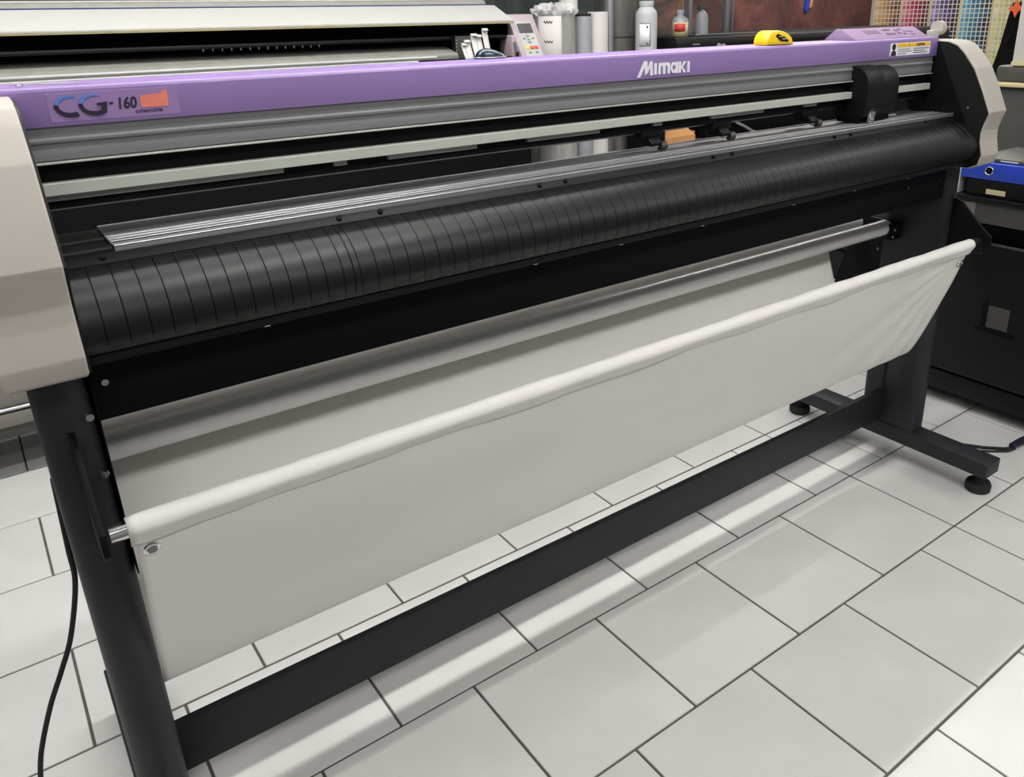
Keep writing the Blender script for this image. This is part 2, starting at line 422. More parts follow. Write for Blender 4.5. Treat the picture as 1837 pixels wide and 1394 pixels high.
# marks under the strip
for xa, xb in ((-.545, -.233), (-.155, -.134), (-.064, .102), (.207, .374), (.515, .537), (.681, .848), (.994, 1.038)):
    MB().box(xa, xb, -.3135, -.3052, 1.1212, 1.1288, b=.0006, seg=1).build('width_mark', 'patch_grey', plot)
MB().box(XL-.02, XR-.01, -.2835, -.262, 1.1035, 1.1085, b=.0006, seg=1).build('lower_rail_edge', 'alu_dull', plot)

# platen with ridges
pp = [(-.260, 1.050), (-.260, 1.0685), (-.2635, 1.0705), (-.268, 1.0692)]
for yy in (-.322, -.336, -.348, -.360, -.372):
    pp += [(yy+.004, 1.0692), (yy+.003, 1.0675), (yy-.0005, 1.0675), (yy-.0015, 1.0705), (yy-.0035, 1.0705), (yy-.005, 1.0692)]
pp += [(-.386, 1.0692), (-.3885, 1.0708), (-.3925, 1.0700), (-.3945, 1.066), (-.394, 1.050)]
MB().prism(pp, -.484, XR-.004).build('platen', 'platen_metal', plot)
for yy in (-.336, -.351, -.366):
    MB().box(-.484, XR-.004, yy-.0014, yy+.0008, 1.0700, 1.0713, b=.0004, seg=1).build('ridge_highlight', 'alu_bright', plot)  # polished strips, the ridge highlights put into their bright colour
MB().box(-.484, XR-.004, -.3946, -.3882, 1.0703, 1.0716, b=.0004, seg=1).build('platen_front_edge', 'alu_bright', plot)
MB().box(-.484, XR-.2, -.2648, -.2592, 1.0703, 1.0714, b=.0004, seg=1).build('platen_back_edge', 'alu_bright', plot)
MB().prism([(-.26, 1.05), (-.26, 1.0665), (-.315, 1.0665), (-.318, 1.064), (-.345, 1.064), (-.348, 1.0665), (-.375, 1.0665), (-.378, 1.064), (-.394, 1.064), (-.394, 1.05)],
           XL-.002, -.4845).build('platen_end', 'black_plastic', plot)
MB().box(XL-.002, XR-.002, -.40, -.23, 1.0, 1.0495).build('platen_base', 'black_matte', plot, smooth=0)
# the black strip in front of the platen with countersunk screws
MB().prism([(-.3948, 1.064), (-.4045, 1.0535), (-.4045, 1.04), (-.3948, 1.04)], XL-.002, XR-.002, b=.0005).build('front_strip', 'black_plastic', plot)
for xs in (-.50, -.19, -.125, .17, .226, .60, .655, 1.0, 1.06, 1.38):
    MB().tube([(xs, -.398, 1.0592), (xs, -.4005, 1.0622)], .0042, 10).build('screw', 'black_matte', plot)

# curved apron in panels, each with score lines
prof = []
for a, b_ in [(-.4055, 1.0525), (-.418, 1.0495), (-.432, 1.0435), (-.446, 1.0345), (-.4575, 1.0235), (-.4665, 1.0105), (-.4720, .9965), (-.4735, .982), (-.4705, .969), (-.4635, .9595), (-.4545, .9545)]:
    prof.append(Vector((a, b_)))
def apron_panel(x0, x1):
    xs = [(x0, .0010), (x0+.0008, 0)]
    k = math.ceil((x0+.004-XL)/.0252)
    while XL+k*.0252 < x1-.004:
        c = XL+k*.0252; xs += [(c-.0007, 0), (c, .0009), (c+.0007, 0)]; k += 1
    xs += [(x1-.0008, 0), (x1, .0010)]
    mb = MB(); n = len(prof); v = []; f = []
    for x, d in xs:
        for i, p in enumerate(prof):
            tq = (prof[min(i+1, n-1)]-prof[max(i-1, 0)]).normalized(); nn = Vector((-tq.y, tq.x))
            q = p + nn*(-d) if nn.x > 0 else p - nn*(-d)
            # push towards the machine
            q = p + Vector((abs(nn.x), -abs(nn.y)))*d
            v.append((x, q.x, q.y))
    for i in range(len(xs)-1):
        for k in range(n-1): f.append((i*n+k, (i+1)*n+k, (i+1)*n+k+1, i*n+k+1))
    mb.add(v, f)
    return mb.build('apron_panel', 'apron', plot, smooth=25)
ed = [XL-.001, -.205, .205, .625, 1.11, XR-.004]
for a, b_ in zip(ed[:-1], ed[1:]): apron_panel(a, b_)
MB().prism([(-.400, 1.05), (-.425, 1.040), (-.450, 1.015), (-.462, .985), (-.455, .962), (-.445, .956), (-.38, .956), (-.38, 1.05)], XL-.001, XR-.003).build('apron_core', 'black_matte', plot)
MB().prism([(-.4445, .9555), (-.4525, .9525), (-.4525, .9412), (-.4485, .9395), (-.40, .9395), (-.40, .9555)], XL-.001, XR-.003, b=.0006).build('apron_lip', 'black_plastic', plot)
for xs in (-.33, .12, .31, .52, .80, 1.02, 1.24, 1.46):
    MB().tube([(xs-.004, -.4526, .9408), (xs+.004, -.4526, .9408)], .0007, 8).build('lip_wear', 'alu', plot)
# front board under the apron and the back board
MB().box(XL, XR, -.395, -.375, .842, .9394, b=.0015).build('front_board', 'black_matte', plot)
MB().box(XL, XR, -.375, -.14, .92, .9995).build('body_floor', 'black_matte', plot, smooth=0)
for xs in (-.53, 1.34, 1.49):
    MB().tube([(xs, -.3951, .895), (xs, -.398, .895)], .0045, 12).build('bolt', 'chrome', plot)

# end caps
capp = [(-.08, 1.2545), (-.32, 1.2545), (-.355, 1.2525), (-.379, 1.244), (-.400, 1.226), (-.4335, 1.187), (-.462, 1.135), (-.489, 1.0785),
        (-.481, 1.055), (-.475, 1.03), (-.4765, 1.005), (-.4855, .966), (-.479, .941), (-.455, .930), (-.08, .930)]
def cap(x0, x1): return MB().prism(capp, x0, x1, b=.0025).build('end_cap', 'beige', plot, smooth=14)
cap(1.5262, 1.612); capl = cap(-.638, -.5495)
MB().prism([(y+.004 if y < -.2 else y, z-.003 if z > 1 else z+.003) for y, z in capp], 1.5222, 1.5300).build('side_panel', 'black_plastic', plot)
MB().prism([(y+.004 if y < -.2 else y, z-.003 if z > 1 else z+.003) for y, z in capp], -.5540, -.5465).build('side_panel', 'black_plastic', plot)
MB().tube([(1.5215, -.43, 1.088), (1.523, -.43, 1.088)], .003, 10).build('screw', 'chrome', plot)

# control panel on the cover, right
pn = MB().prism([(-.205, 1.2632), (-.238, 1.2885), (-.252, 1.2890), (-.300, 1.2632)], 1.19, 1.512, b=.0015).build('control_panel', 'lilac', plot)
def on_panel(x, t, w, h, name, m, raise_=.0012, rnd=0.0):
    """a small raised rectangle on the slope of the control panel; t runs 0 (front) to 1 (top)"""
    a = Vector((-.2985, 1.2640)); b = Vector((-.2535, 1.2882)); d = (b-a).normalized(); n = Vector((-d.y, d.x))
    c = a.lerp(b, t); q = []
    for k in (-h/2, h/2):
        for e in (-.001, raise_): q.append(c+d*k+n*e)
    prof_ = [(q[0].x, q[0].y), (q[1].x, q[1].y), (q[3].x, q[3].y), (q[2].x, q[2].y)]
    return MB().prism(prof_, x-w/2, x+w/2, b=rnd).build(name, m, pn)
on_panel(1.295, .62, .060, .017, 'display', 'lilac_dark', .0006)
for i, (x, t, w_, h_) in enumerate(((1.365, .78, .030, .006), (1.365, .40, .038, .006), (1.405, .70, .012, .007), (1.405, .45, .012, .007),
                                    (1.425, .80, .010, .006), (1.425, .35, .010, .006), (1.442, .62, .012, .007), (1.462, .62, .022, .010), (1.460, .30, .014, .006))):
    on_panel(x, t, w_, h_, 'button', 'lilac_dark' if i < 6 else 'lilac', .0016, .0003)
# media lever on the right cap
lv = MB().prism([(1.548, 1.2545), (1.566, 1.2545), (1.572, 1.272), (1.572, 1.278), (1.545, 1.278), (1.545, 1.272)], -.296, -.272, b=.002, axis='y').build('lever', 'off_white', plot)
b2 = MB().tube([(1.572, -.285, 1.283), (1.592, -.285, 1.283)], [.0185, .0185], 24); b2.build('lever_knob', 'beige', lv)
MB().box(1.546, 1.572, -.292, -.276, 1.2545, 1.2600).build('lever_slot', 'blue_plastic', lv)

# cutting carriage: two rounded housings side by side, plus pen holder
car = MB()
def housing(x0, x1, y0, top): # rounded top front
    pr_ = [(-.28, 1.085), (-.28, top)]
    for i in range(9):
        a = math.pi/2+math.pi/2*i/8; pr_.append((y0+.045+.045*math.cos(a), top-.045+.045*math.sin(a)))
    pr_ += [(y0, 1.11), (y0+.012, 1.085)]
    return MB().prism(pr_, x0, x1, b=.003)
cr = housing(1.158, 1.228, -.368, 1.206).build('carriage', 'black_plastic', plot)
housing(1.2285, 1.300, -.362, 1.203).build('carriage_cover', 'black_plastic', cr)
MB().tube([(1.195, -.357, 1.072), (1.195, -.357, 1.10)], [.009, .013], 16).build('tool_holder', 'chrome', cr)
MB().box(1.16, 1.295, -.345, -.285, 1.0725, 1.086, b=.002).build('carriage_foot', 'black_matte', cr)
MB().box(1.30, 1.345, -.335, -.325, 1.076, 1.079).build('blade_guard', 'off_white', cr)
# pinch rollers
def pinch(x):
    p_ = MB().box(x-.030, x+.030, -.304, -.255, 1.094, 1.128, b=.003).build('pinch_roller', 'black_plastic', plot)
    MB().prism([(-.262, 1.095), (-.270, 1.1085), (-.30, 1.105), (-.322, 1.088), (-.318, 1.0815), (-.285, 1.083)], x-.018, x+.012, b=.0015).build('roller_arm', 'black_plastic', p_)
    MB().tube([(x+.013, -.310, 1.0795), (x+.030, -.310, 1.0795)], [.0085, .0085], 18).build('roller', 'dark_grey', p_)
    MB().tube([(x-.004, -.310, 1.0795), (x+.0129, -.310, 1.0795)], .003, 10).build('axle', 'chrome', p_)
for x in (.520, .725, 1.030): pinch(x)

# ------------------------------------------------ stand
def stadium(xc, y0, y1, r, n=10):
    p = []
    for i in range(n+1):
        a = math.pi*i/n; p.append((xc+r*math.cos(a), y1-r+r*math.sin(a)))
    for i in range(n+1):
        a = math.pi+math.pi*i/n; p.append((xc+r*math.cos(a), y0+r+r*math.sin(a)))
    return p
for xc, s in ((1.5585, 1), (-.5815, -1)):
    lg = MB().prism(stadium(xc, -.412, -.215, .0335), .1062, .929, axis='z').build('column', 'black_steel', plot)
    MB().prism(stadium(xc, -.418, -.209, .0385), .1062, .1105, axis='z').build('base_ring', 'rubber', lg)
    ft = MB().box(xc-.0377, xc+.0377, -.645, .075, .0615, .1062, b=.002).build('foot', 'black_steel', plot)
    for yc in (-.612, .035):
        c_ = MB().lathe((xc, yc, 0.0), [(.030, .0008), (.035, .004), (.036, .020), (.032, .028), (.014, .032), (.010, .0615)], 24).build('leveling_foot', 'rubber', plot)
    # arm plate that carries the basket bars
    arm = [(-.10, .742), (-.215, .742), (-.33, .775), (-.412, .845), (-.440, .832), (-.505, .770), (-.530, .752), (-.532, .722), (-.512, .705), (-.43, .69), (-.33, .66), (-.27, .620), (-.16, .43), (-.11, .405), (-.06, .42), (-.055, .50), (-.10, .66)]
    MB().prism(arm, xc-.0045, xc+.0035, b=.0008).build('basket_arm', 'black_matte', plot)
    for q in ((-.24, .70), (-.20, .65), (-.40, .80)):
        MB().tube([(xc-s*.0046, q[0], q[1]), (xc-s*.008, q[0], q[1])], .005, 8).build('bolt', 'dark_grey', plot)
# cross beam: shallow channel
MB().prism([(-.278, .219), (-.294, .219), (-.294, .1165), (-.278, .1165), (-.278, .1195), (-.2905, .1195), (-.2905, .216), (-.278, .216)], -.5495, 1.5260, b=.0007).build('cross_beam', 'black_steel', plot)
MB().box(1.5165, 1.5252, -.292, -.26, .13, .40, b=.001).build('beam_plate', 'black_steel', plot)
# inner strip and bolts on the left column
MB().box(-.5475, -.5455, -.40, -.36, .60, .93, b=.0008).build('column_strip', 'black_matte', plot)
for q in ((-.388, .775), (-.372, .86)):
    MB().tube([(-.5575, -.414, q[1]), (-.5575, -.4175, q[1])], [.0062, .0050], 14).build('bolt', 'chrome', plot)
MB().tube([(1.5505, -.415, .845), (1.5505, -.419, .845)], .005, 12).build('bolt', 'chrome', plot)

# basket bars
MB().tube([(-.553, -.252, .737), (1.492, -.252, .737)], .0225, 32).build('basket_bar', 'bar_metal', plot)
MB().box(1.478, 1.556, -.285, -.225, .705, .752, b=.004).build('bar_clamp', 'black_matte', plot)
for q in ((-.2855, .735), (-.2855, .716)):
    MB().tube([(1.489 if q[1] > .72 else 1.482, q[0], q[1]), (1.489 if q[1] > .72 else 1.482, q[0]-.002, q[1])], .003, 8).build('screw', 'off_white', plot)
MB().tube([(-.553, -.122, .722), (1.54, -.122, .722)], .026, 28).build('rear_bar', 'bar_metal', plot)
MB().tube([(-.553, -.096, .45), (1.53, -.096, .45)], .0300, 28).build('unseen_rear_bar', 'alu_dull', plot)  # unseen bar, placed so its shadow makes the dark band on the floor
MB().tube([(-.5735, -.50, .7335), (1.548, -.50, .7335)], .0118, 24).build('front_bar', 'chrome', plot)
MB().tube([(1.5155, -.50, .7335), (1.5525, -.50, .7335), (1.566, -.498, .732)], [.0135, .0135, .008], 20).build('bar_end_cap', 'black_plastic', plot)
MB().box(1.545, 1.570, -.515, -.48, .700, .7345, b=.004).build('bar_socket', 'black_plastic', plot)

# basket cloth
cp = [(-.105, .7475), (-.122, .7495), (-.140, .7425), (-.1495, .722), (-.154, .698), (-.165, .665), (-.198, .576), (-.238, .490), (-.285, .412), (-.315, .378),
      (-.338, .366), (-.355, .367), (-.370, .382), (-.393, .430), (-.422, .505), (-.450, .578), (-.476, .645), (-.492, .694), (-.5005, .7175)]
def spline(pts, n):
    P = [Vector(p) for p in pts]; out = []
    segs = len(P)-1
    for i in range(n):
        t = i/(n-1)*segs; k = min(int(t), segs-1); u = t-k
        p0, p1, p2, p3 = P[max(k-1, 0)], P[k], P[k+1], P[min(k+2, segs)]
        out.append(0.5*((2*p1)+(-p0+p2)*u+(2*p0-5*p1+4*p2-p3)*u*u+(-p0+3*p1-3*p2+p3)*u**3))
    return out
cs = spline(cp, 90)
def cloth_pt(s, t):
    i = min(int(round(t*89)), 89); p = cs[i]
    xr = 1.355 + (1.505-1.355)*min(1, max(0, (t-.40)/.13))
    xl = -.547
    x = xl + (xr-xl)*s
    front = min(1, max(0, (t-.58)/.1))*min(1, max(0, (1-t)/.08))
    back = min(1, max(0, (.52-t)/.1))*min(1, max(0, (t-.30)/.1))
    # folds fan out from the right-hand grommet, faint waves elsewhere
    dx = x-1.46; dz = .70-p.y; ang = math.atan2(dz, -dx+.02) if dx < .02 else 1.4
    rr = math.hypot(dx, dz)
    fan = math.sin(ang*17)*.0045*math.exp(-rr*2.6)*min(1, rr*9)
    w = (math.sin(x*5.1+p.y*9)*.0022+math.sin(x*11.7-p.y*14+1)*.0011)
    y = p.x + front*(w+fan) + back*w*.7
    z = p.y + (math.sin(x*2.3+.5)*.0012 if .45 < t < .62 else 0)
    return (x, y, z)
cl = MB().grid(cloth_pt, 220, 90).build('basket_cloth', 'cloth', plot, smooth=60, thick=.0012, label='white fabric catch basket slung between the bars')
# hem rolled round the front bar, its flap hanging below with a wavy stitched edge
hv = MB(); n = 160
def hem_pt(s, t):
    x = -.5535 + (1.508+.5535)*s
    r = .0150+.0006*math.sin(x*23)+.0004*math.sin(x*61+2)
    if t < .72:
        a = math.radians(250 - 370*t/.72)      # round the bar from the back, over the top, to the front
        # angle measured in the (y, z) plane, 90 = up, 180 = front
        a = math.radians(-60 + (250)*(t/.72))
        return (x, -.50+r*math.cos(a), .7335+r*math.sin(a))
    u = (t-.72)/.28
    ln = .021+.0018*math.sin(x*9.3)+.0012*math.sin(x*21+1)
    y0, z0 = -.50+r*math.cos(math.radians(190)), .7335+r*math.sin(math.radians(190))
    return (x, y0+.0135*u, z0-ln*u)
MB().grid(hem_pt, 200, 34).build('hem', 'cloth', cl, smooth=60, thick=.0012)
for (x, y, z) in ((-.531, -.4935, .6905), (1.488, -.4915, .6825)):
    MB().torus((x, y, z), (0, -.94, -.33), .0085, .0026).build('grommet', 'chrome', cl)
    MB().tube([(x, y+.0005, z), (x, y-.0012, z-.0004)], .0072, 16).build('grommet_hole', 'mid_grey', cl)

# ================================================================== on the cover
def tape_measure():
    t = thing('tape_measure', 'yellow tape measure lying on the purple plotter cover', 'tape measure', (.90, -.285, 1.2632))
    pr_ = [(.858, 1.2634)]
    for i in range(15):
        a = math.pi*(1-i/14.0); pr_.append((.884+.027*math.cos(a) if i < 8 else .884+.06*math.cos(a)*1.0, 1.2634+.004+.0265*math.sin(a)))
    pr_ += [(.952, 1.2634)]
    MB().prism(pr_, -.305, -.262, b=.004, axis='y').build('case', 'yellow', t)
    MB().prism([(.882, 1.283), (.890, 1.2865), (.912, 1.280), (.927, 1.2715), (.922, 1.269), (.898, 1.272)], -.3068, -.3045, axis='y', b=.0005).build('badge', 'black_plastic', t)
    for xa, za in ((.891, 1.2800), (.903, 1.2745)): MB().box(xa, xa+.014, -.3076, -.3066, za, za+.0022).build('badge_mark', 'off_white', t, smooth=0)
    MB().box(.950, .956, -.29, -.277, 1.2634, 1.269).build('hook', 'chrome', t)
tape_measure()
t = thing('oval_case', 'dark blue oval case with pale rim lying on the plotter cover near white paper strips', 'case', (.19, -.225, 1.2625))
def dome(cx, cy, z0, a, b_, h, p=2.2):
    def P(s, tt):
        th = 2*math.pi*s; r = tt
        return (cx+a*r*math.cos(th), cy+b_*r*math.sin(th), z0+h*max(0, 1-r**p)**.6*(1-.35*math.cos(th)*r))
    return MB().grid(P, 33, 12)
m_ = dome(.192, -.225, 1.2632, .030, .022, .016).build('shell', 'teal_plastic', t, smooth=60, thick=.001)
MB().tube([(.192+.030*math.cos(2*math.pi*i/24), -.225+.022*math.sin(2*math.pi*i/24), 1.2652) for i in range(25)], .0014, 8, cap=False).build('rim', 'alu_dull', t)

# ================================================================== printer behind
p2 = thing('wide_format_printer', 'large printer with white top cover standing behind the purple plotter', 'printer', (-.3, 1.35, 0))
PX0, PX1 = -2.2, 1.055
MB().prism([(1.0, 1.3125), (1.0, 1.3195), (1.13, 1.374), (1.15, 1.374), (1.15, 1.3125)], PX0, PX1, b=.002).build('top_cover', 'off_white', p2)
MB().prism([(1.0, 1.3075), (.998, 1.3124), (1.02, 1.3124), (1.02, 1.3075)], PX0, PX1).build('cover_lip', 'light_wood', p2)
MB().box(PX0, PX1-.01, 1.15, 1.155, 1.374, 1.378).build('cover_seam', 'blue_plastic', p2, smooth=0)
MB().prism([(1.156, 1.374), (1.17, 1.392), (1.30, 1.402), (1.52, 1.402), (1.52, 1.30), (1.156, 1.30)], PX0, PX1-.02, b=.003).build('rear_cover', 'panel_grey', p2)
MB().tube([(PX0, 1.18, 1.3945), (PX1-.03, 1.18, 1.3945)], .003, 8).build('cover_trim', 'off_white', p2)
MB().box(PX0, PX1+.02, 1.14, 1.5, 1.19, 1.3124).build('print_chamber', 'black_matte', p2, smooth=0)
MB().box(PX0, PX1-.02, 1.02, 1.14, 1.255, 1.268, b=.003).build('head_guide', 'black_plastic', p2)
for i in range(14):
    MB().box(-.07+i*.028, -.066+i*.028, 1.018, 1.022, 1.248, 1.256).build('guide_tab', 'dark_grey', p2, smooth=0)
MB().prism([(1.139, 1.246), (1.00, 1.214), (.985, 1.205), (.985, 1.19), (1.139, 1.19)], PX0, .80, b=.002).build('front_tray', 'panel_grey', p2)
MB().tube([(PX0, .968, 1.2015), (.70, .968, 1.2015)], .0042, 10).build('tray_edge', 'alu_bright', p2)
MB().tube([(PX0, .955, 1.190), (.62, .955, 1.190)], .0030, 10).build('tray_edge', 'alu_bright', p2)
MB().box(PX0, 1.10, .99, 1.5, .55, 1.1895, b=.004).build('body', 'black_matte', p2)
MB().box(1.056, 1.15, 1.05, 1.5, .56, 1.33, b=.006).build('end_housing', 'black_matte', p2)
for xx in (-2.1, 1.0):
    MB().box(xx-.04, xx+.04, 1.15, 1.35, .10, .55, b=.006).build('leg', 'dark_grey', p2)
    MB().box(xx-.05, xx+.05, .95, 1.65, .0005, .10, b=.006).build('foot', 'dark_grey', p2)
# lower bars of the stand seen past the plotter's left column
MB().box(-2.06, .96, 1.06, 1.12, .255, .318, b=.004).build('stand_bar', 'mid_grey', p2)
MB().tube([(-2.06, 1.068, .2425), (.96, 1.068, .2425)], .007, 12).build('take_up_bar', 'alu', p2)
MB().box(-2.06, .96, 1.06, 1.12, .188, .230, b=.003).build('stand_bar', 'mid_grey', p2)
MB().box(-2.06, .96, 1.075, 1.12, .147, .1875).build('stand_skirt', 'dark_grey', p2, smooth=0)
# media edge gauge in the opening
gg = MB().box(.795, .80, 1.0, 1.02, 1.19, 1.272).build('gauge_plate', 'black_plastic', p2)
MB().box(.800, .875, 1.01, 1.02, 1.19, 1.268).build('gauge_scale', 'dark_grey', p2)
for i in range(6): MB().box(.801, .806, 1.006, 1.0105, 1.196+i*.011, 1.201+i*.011).build('gauge_mark', 'paper', p2, smooth=0)
# tilted control panel of the printer
cpn = MB()
prf = [(.935, 1.150), (1.055, 1.338), (1.075, 1.340), (1.13, 1.30), (1.13, 1.15)]
cb = MB().prism(prf, 1.060, 1.180, b=.004).build('control_panel', 'warm_grey', p2)
def slope(name, m, x0, x1, t0, t1, up_=.0012, b=0.0, base=.001):
    a = Vector((.935, 1.150)); e = Vector((1.055, 1.338)); d = (e-a).normalized(); nrm = Vector((-d.y, d.x))
    if nrm.x > 0: nrm = -nrm
    L = (e-a).length
    q = [a+d*L*t0-nrm*base, a+d*L*t0+nrm*up_, a+d*L*t1+nrm*up_, a+d*L*t1-nrm*base]
    return MB().prism([(k.x, k.y) for k in q], x0, x1, b=b).build(name, m, cb)
slope('key_plate', 'print_grey', 1.082, 1.158, .10, .86, .0012)
slope('display', 'screen', 1.088, 1.152, .64, .82, .0024)
slope('button', 'print_yellow', 1.092, 1.108, .33, .385, .0036, .0008)
slope('button', 'print_red', 1.112, 1.128, .33, .385, .0036, .0008)
slope('button', 'print_red', 1.132, 1.148, .33, .385, .0036, .0008)
for x0, t0 in ((1.113, .565), (1.093, .52), (1.133, .52), (1.113, .50), (1.113, .445), (1.097, .25), (1.130, .25)):
    slope('button', 'mid_grey', x0, x0+.012, t0, t0+.030, .0032, .0006)
MB().box(1.035, 1.0595, .99, 1.08, 1.16, 1.265, b=.008).build('port_box', 'warm_grey', p2)
MB().tube([(1.048, .986, 1.242), (1.056, .982, 1.205)], .007, 12).build('plug', 'alu', p2)
MB().tube([(1.056, .982, 1.205), (1.052, .980, 1.185), (1.046, .99, 1.165)], .005, 10).build('plug_cable', 'black_plastic', p2)
p2.location = p2.location + Vector((.125, .20, 0))
# white paper strips in the opening
def ribbon(x, w, h, y=.93, lean=0):
    def P(s, tt):
        a = math.pi*.62*tt
        return (x+w*s+lean*tt, y+.05*math.sin(a)*1.0-.03*tt, 1.19+h*math.sin(min(a, math.pi/2)) - (0 if a < math.pi/2 else .02*(a-math.pi/2)))
    return MB().grid(P, 3, 14)
for i, (x, w_, h_) in enumerate(((.787, .022, .052), (.80, .022, .062), (.828, .024, .082), (.848, .022, .078), (.876, .022, .098))):
    r_ = ribbon(x+.135, w_*1.05, h_*1.05, 1.13).build('paper_strip', 'paper', smooth=60, thick=.0015)
    tag(r_, ['shortest white paper strip curling up in front of the printer opening, leftmost', 'second white paper strip from the left in the printer opening',
             'white paper strip in the middle of the five in the printer opening', 'white paper strip second from the right in the printer opening',
             'tallest white paper strip in the printer opening, rightmost'][i], 'paper strip', 'paper strips at the printer opening')
    rebase(r_, (x+.145, 1.13, 1.19))

# ================================================================== rolls and bottles behind
def roll(name, x, y, r, z1, m, label, inner=None, cat='roll'):
    t = thing(name, label, cat, (x, y, 0))
    MB().lathe((x, y, 0), [(r*.98, .001), (r, .004), (r, z1-.003), (r*.98, z1)], 36).build('body', m, t)
    if inner: MB().lathe((x, y, z1), [(r*.45, 0), (r*.45, .001), (r*.40, .002)], 24).build('core', inner, t)
    return t
wr = roll('vinyl_roll', 1.603, 1.52, .092, 1.352, 'film', 'plastic-wrapped vinyl roll with a white label standing beside the printer panel', 'dark_grey')
def crump(s, tt):
    a = 2*math.pi*s; r = .095*(1-tt**2.2)+.004
    k = .010*math.sin(a*7+tt*9)+.008*math.sin(a*13-tt*5)
    return (1.603+(r+k*.6)*math.cos(a), 1.52+(r+k*.6)*math.sin(a), 1.335+.040*math.sin(tt*1.5)+k*.7)
MB().grid(crump, 70, 14).build('crumpled_wrap', 'film_clear', wr, smooth=40)
def lab(s, tt):
    a = math.radians(185+68*s); return (1.603+.0938*math.cos(a), 1.52+.0938*math.sin(a), 1.05+.28*tt)
MB().grid(lab, 12, 3).build('label', 'paper', wr, smooth=60, thick=.0008)
for zz in (1.302, 1.222):
    def ink(s, tt, zz=zz):
        a = math.radians(205+24*s); return (1.603+.0945*math.cos(a), 1.52+.0945*math.sin(a), zz+.007*tt+.004*math.sin(s*20))
    MB().grid(ink, 14, 2).build('label_print', 'dark_grey', wr, smooth=60, thick=.0004)
roll('tall_tube', 1.757, 1.62, .042, 1.50, 'paper', 'tall pale cardboard tube rising behind the wrapped roll')
tt_ = roll('grey_tube', 1.742, 1.50, .038, 1.332, 'bottle_grey', 'grey plastic-wrapped tube with a black ring at its top')
MB().lathe((1.742, 1.50, 1.327), [(.039, 0), (.0405, .003), (.0405, .010), (.030, .0105), (.030, .003)], 32).build('ring', 'rubber', tt_)
roll('white_tube', 1.832, 1.50, .046, 1.344, 'paper', 'short white roll standing right of the grey tube')
po = tag(MB().box(1.884, 1.912, 1.485, 1.515, .0005, 1.62, b=.003).build('shelf_post', 'alu_dull'), 'thin grey metal post between white roll and wide grey duct', 'post'); rebase(po, (1.898, 1.5, 0))
du = thing('metal_duct', 'wide grey metal drum with a dark band left of the white bottle', 'drum', (2.02, 1.60, 0))
MB().lathe((2.02, 1.60, 0), [(.098, .001), (.10, .01), (.10, 1.235), (.10, 1.55), (.098, 1.552)], 40).build('body', 'metal_duct', du)
MB().lathe((2.02, 1.60, 1.228), [(.101, 0), (.1035, .003), (.1035, .011), (.101, .014)], 40).build('band', 'dark_grey', du)

# bench and equipment behind
bn = thing('workbench', 'dark workbench behind the plotter carrying boxes and bottles', 'bench', (3.0, 1.7, 0))
MB().box(2.125, 4.7, 1.36, 2.05, .68, .715, b=.003).build('top', 'dark_grey', bn)
for xx in (2.16, 3.3, 4.63):
    for yy in (1.42, 1.98): MB().box(xx-.025, xx+.025, yy-.025, yy+.025, .0005, .68, b=.002).build('leg', 'dark_grey', bn)
# black large scanner on the bench
sc_ = thing('black_plotter', 'long black plotter body behind the purple cover, under the red wall', 'plotter', (3.3, 1.6, .715))
MB().prism([(1.40, .98), (1.36, 1.02), (1.36, 1.195), (1.38, 1.222), (1.90, 1.228), (1.90, .98)], 2.20, 4.6, b=.004).build('body', 'black_plastic', sc_)
MB().box(2.23, 4.57, 1.365, 1.37, 1.196, 1.1985).build('lid_seam', 'dark_grey', sc_, smooth=0)
for xx in (2.55, 4.4): MB().box(xx-.04, xx+.04, 1.45, 1.85, .7155, .98, b=.004).build('leg', 'black_plastic', sc_)
MB().box(2.30, 2.345, 1.3575, 1.36, 1.188, 1.192).build('maker_mark', 'off_white', sc_, smooth=0)
MB().prism([(2.465, 1.150), (2.515, 1.150), (2.517, 1.180), (2.508, 1.188), (2.500, 1.184), (2.482, 1.186), (2.472, 1.191), (2.464, 1.183)], 1.345, 1.3598, axis='y', b=.001).build('catch', 'bottle_grey', sc_)
# low black box under the white bottle
bb = tag(MB().box(1.985, 2.12, 1.345, 1.475, .0005, 1.135, b=.006).build('equipment_case', 'black_matte'), 'black case the white bottle stands on, left of the black plotter', 'case'); rebase(bb, (2.05, 1.41, 0))
bo = thing('white_bottle', 'white plastic bottle with a framed label behind the purple cover', 'bottle', (2.045, 1.41, 1.1355))
MB().lathe((2.045, 1.41, 1.1355), [(.046, .0005), (.050, .006), (.050, .190), (.047, .205), (.036, .218), (.031, .224), (.031, .228), (.033, .229), (.033, .236)], 36).build('body', 'bottle_white', bo)
MB().lathe((2.045, 1.41, 1.3717), [(.034, 0), (.034, .012), (.032, .0145)], 36).build('lid', 'bottle_white', bo)
def blab(s, tt, r=.0506):
    a = math.radians(190+62*s); return (2.045+r*math.cos(a), 1.41+r*math.sin(a), 1.195+.095*tt)
MB().grid(blab, 10, 3).build('label', 'print_white', bo, smooth=60, thick=.0006)
def bl2(s, tt): 
    a = math.radians(247+4*s); return (2.045+.0511*math.cos(a), 1.41+.0511*math.sin(a), 1.193+.099*tt)
MB().grid(bl2, 3, 3).build('label_border', 'dark_grey', bo, smooth=60, thick=.0005)
for z0 in (1.192, 1.289):
    def bl3(s, tt, z0=z0):
        a = math.radians(190+61*s); return (2.045+.0511*math.cos(a), 1.41+.0511*math.sin(a), z0+.0022*tt)
    MB().grid(bl3, 10, 2).build('label_border', 'dark_grey', bo, smooth=60, thick=.0005)
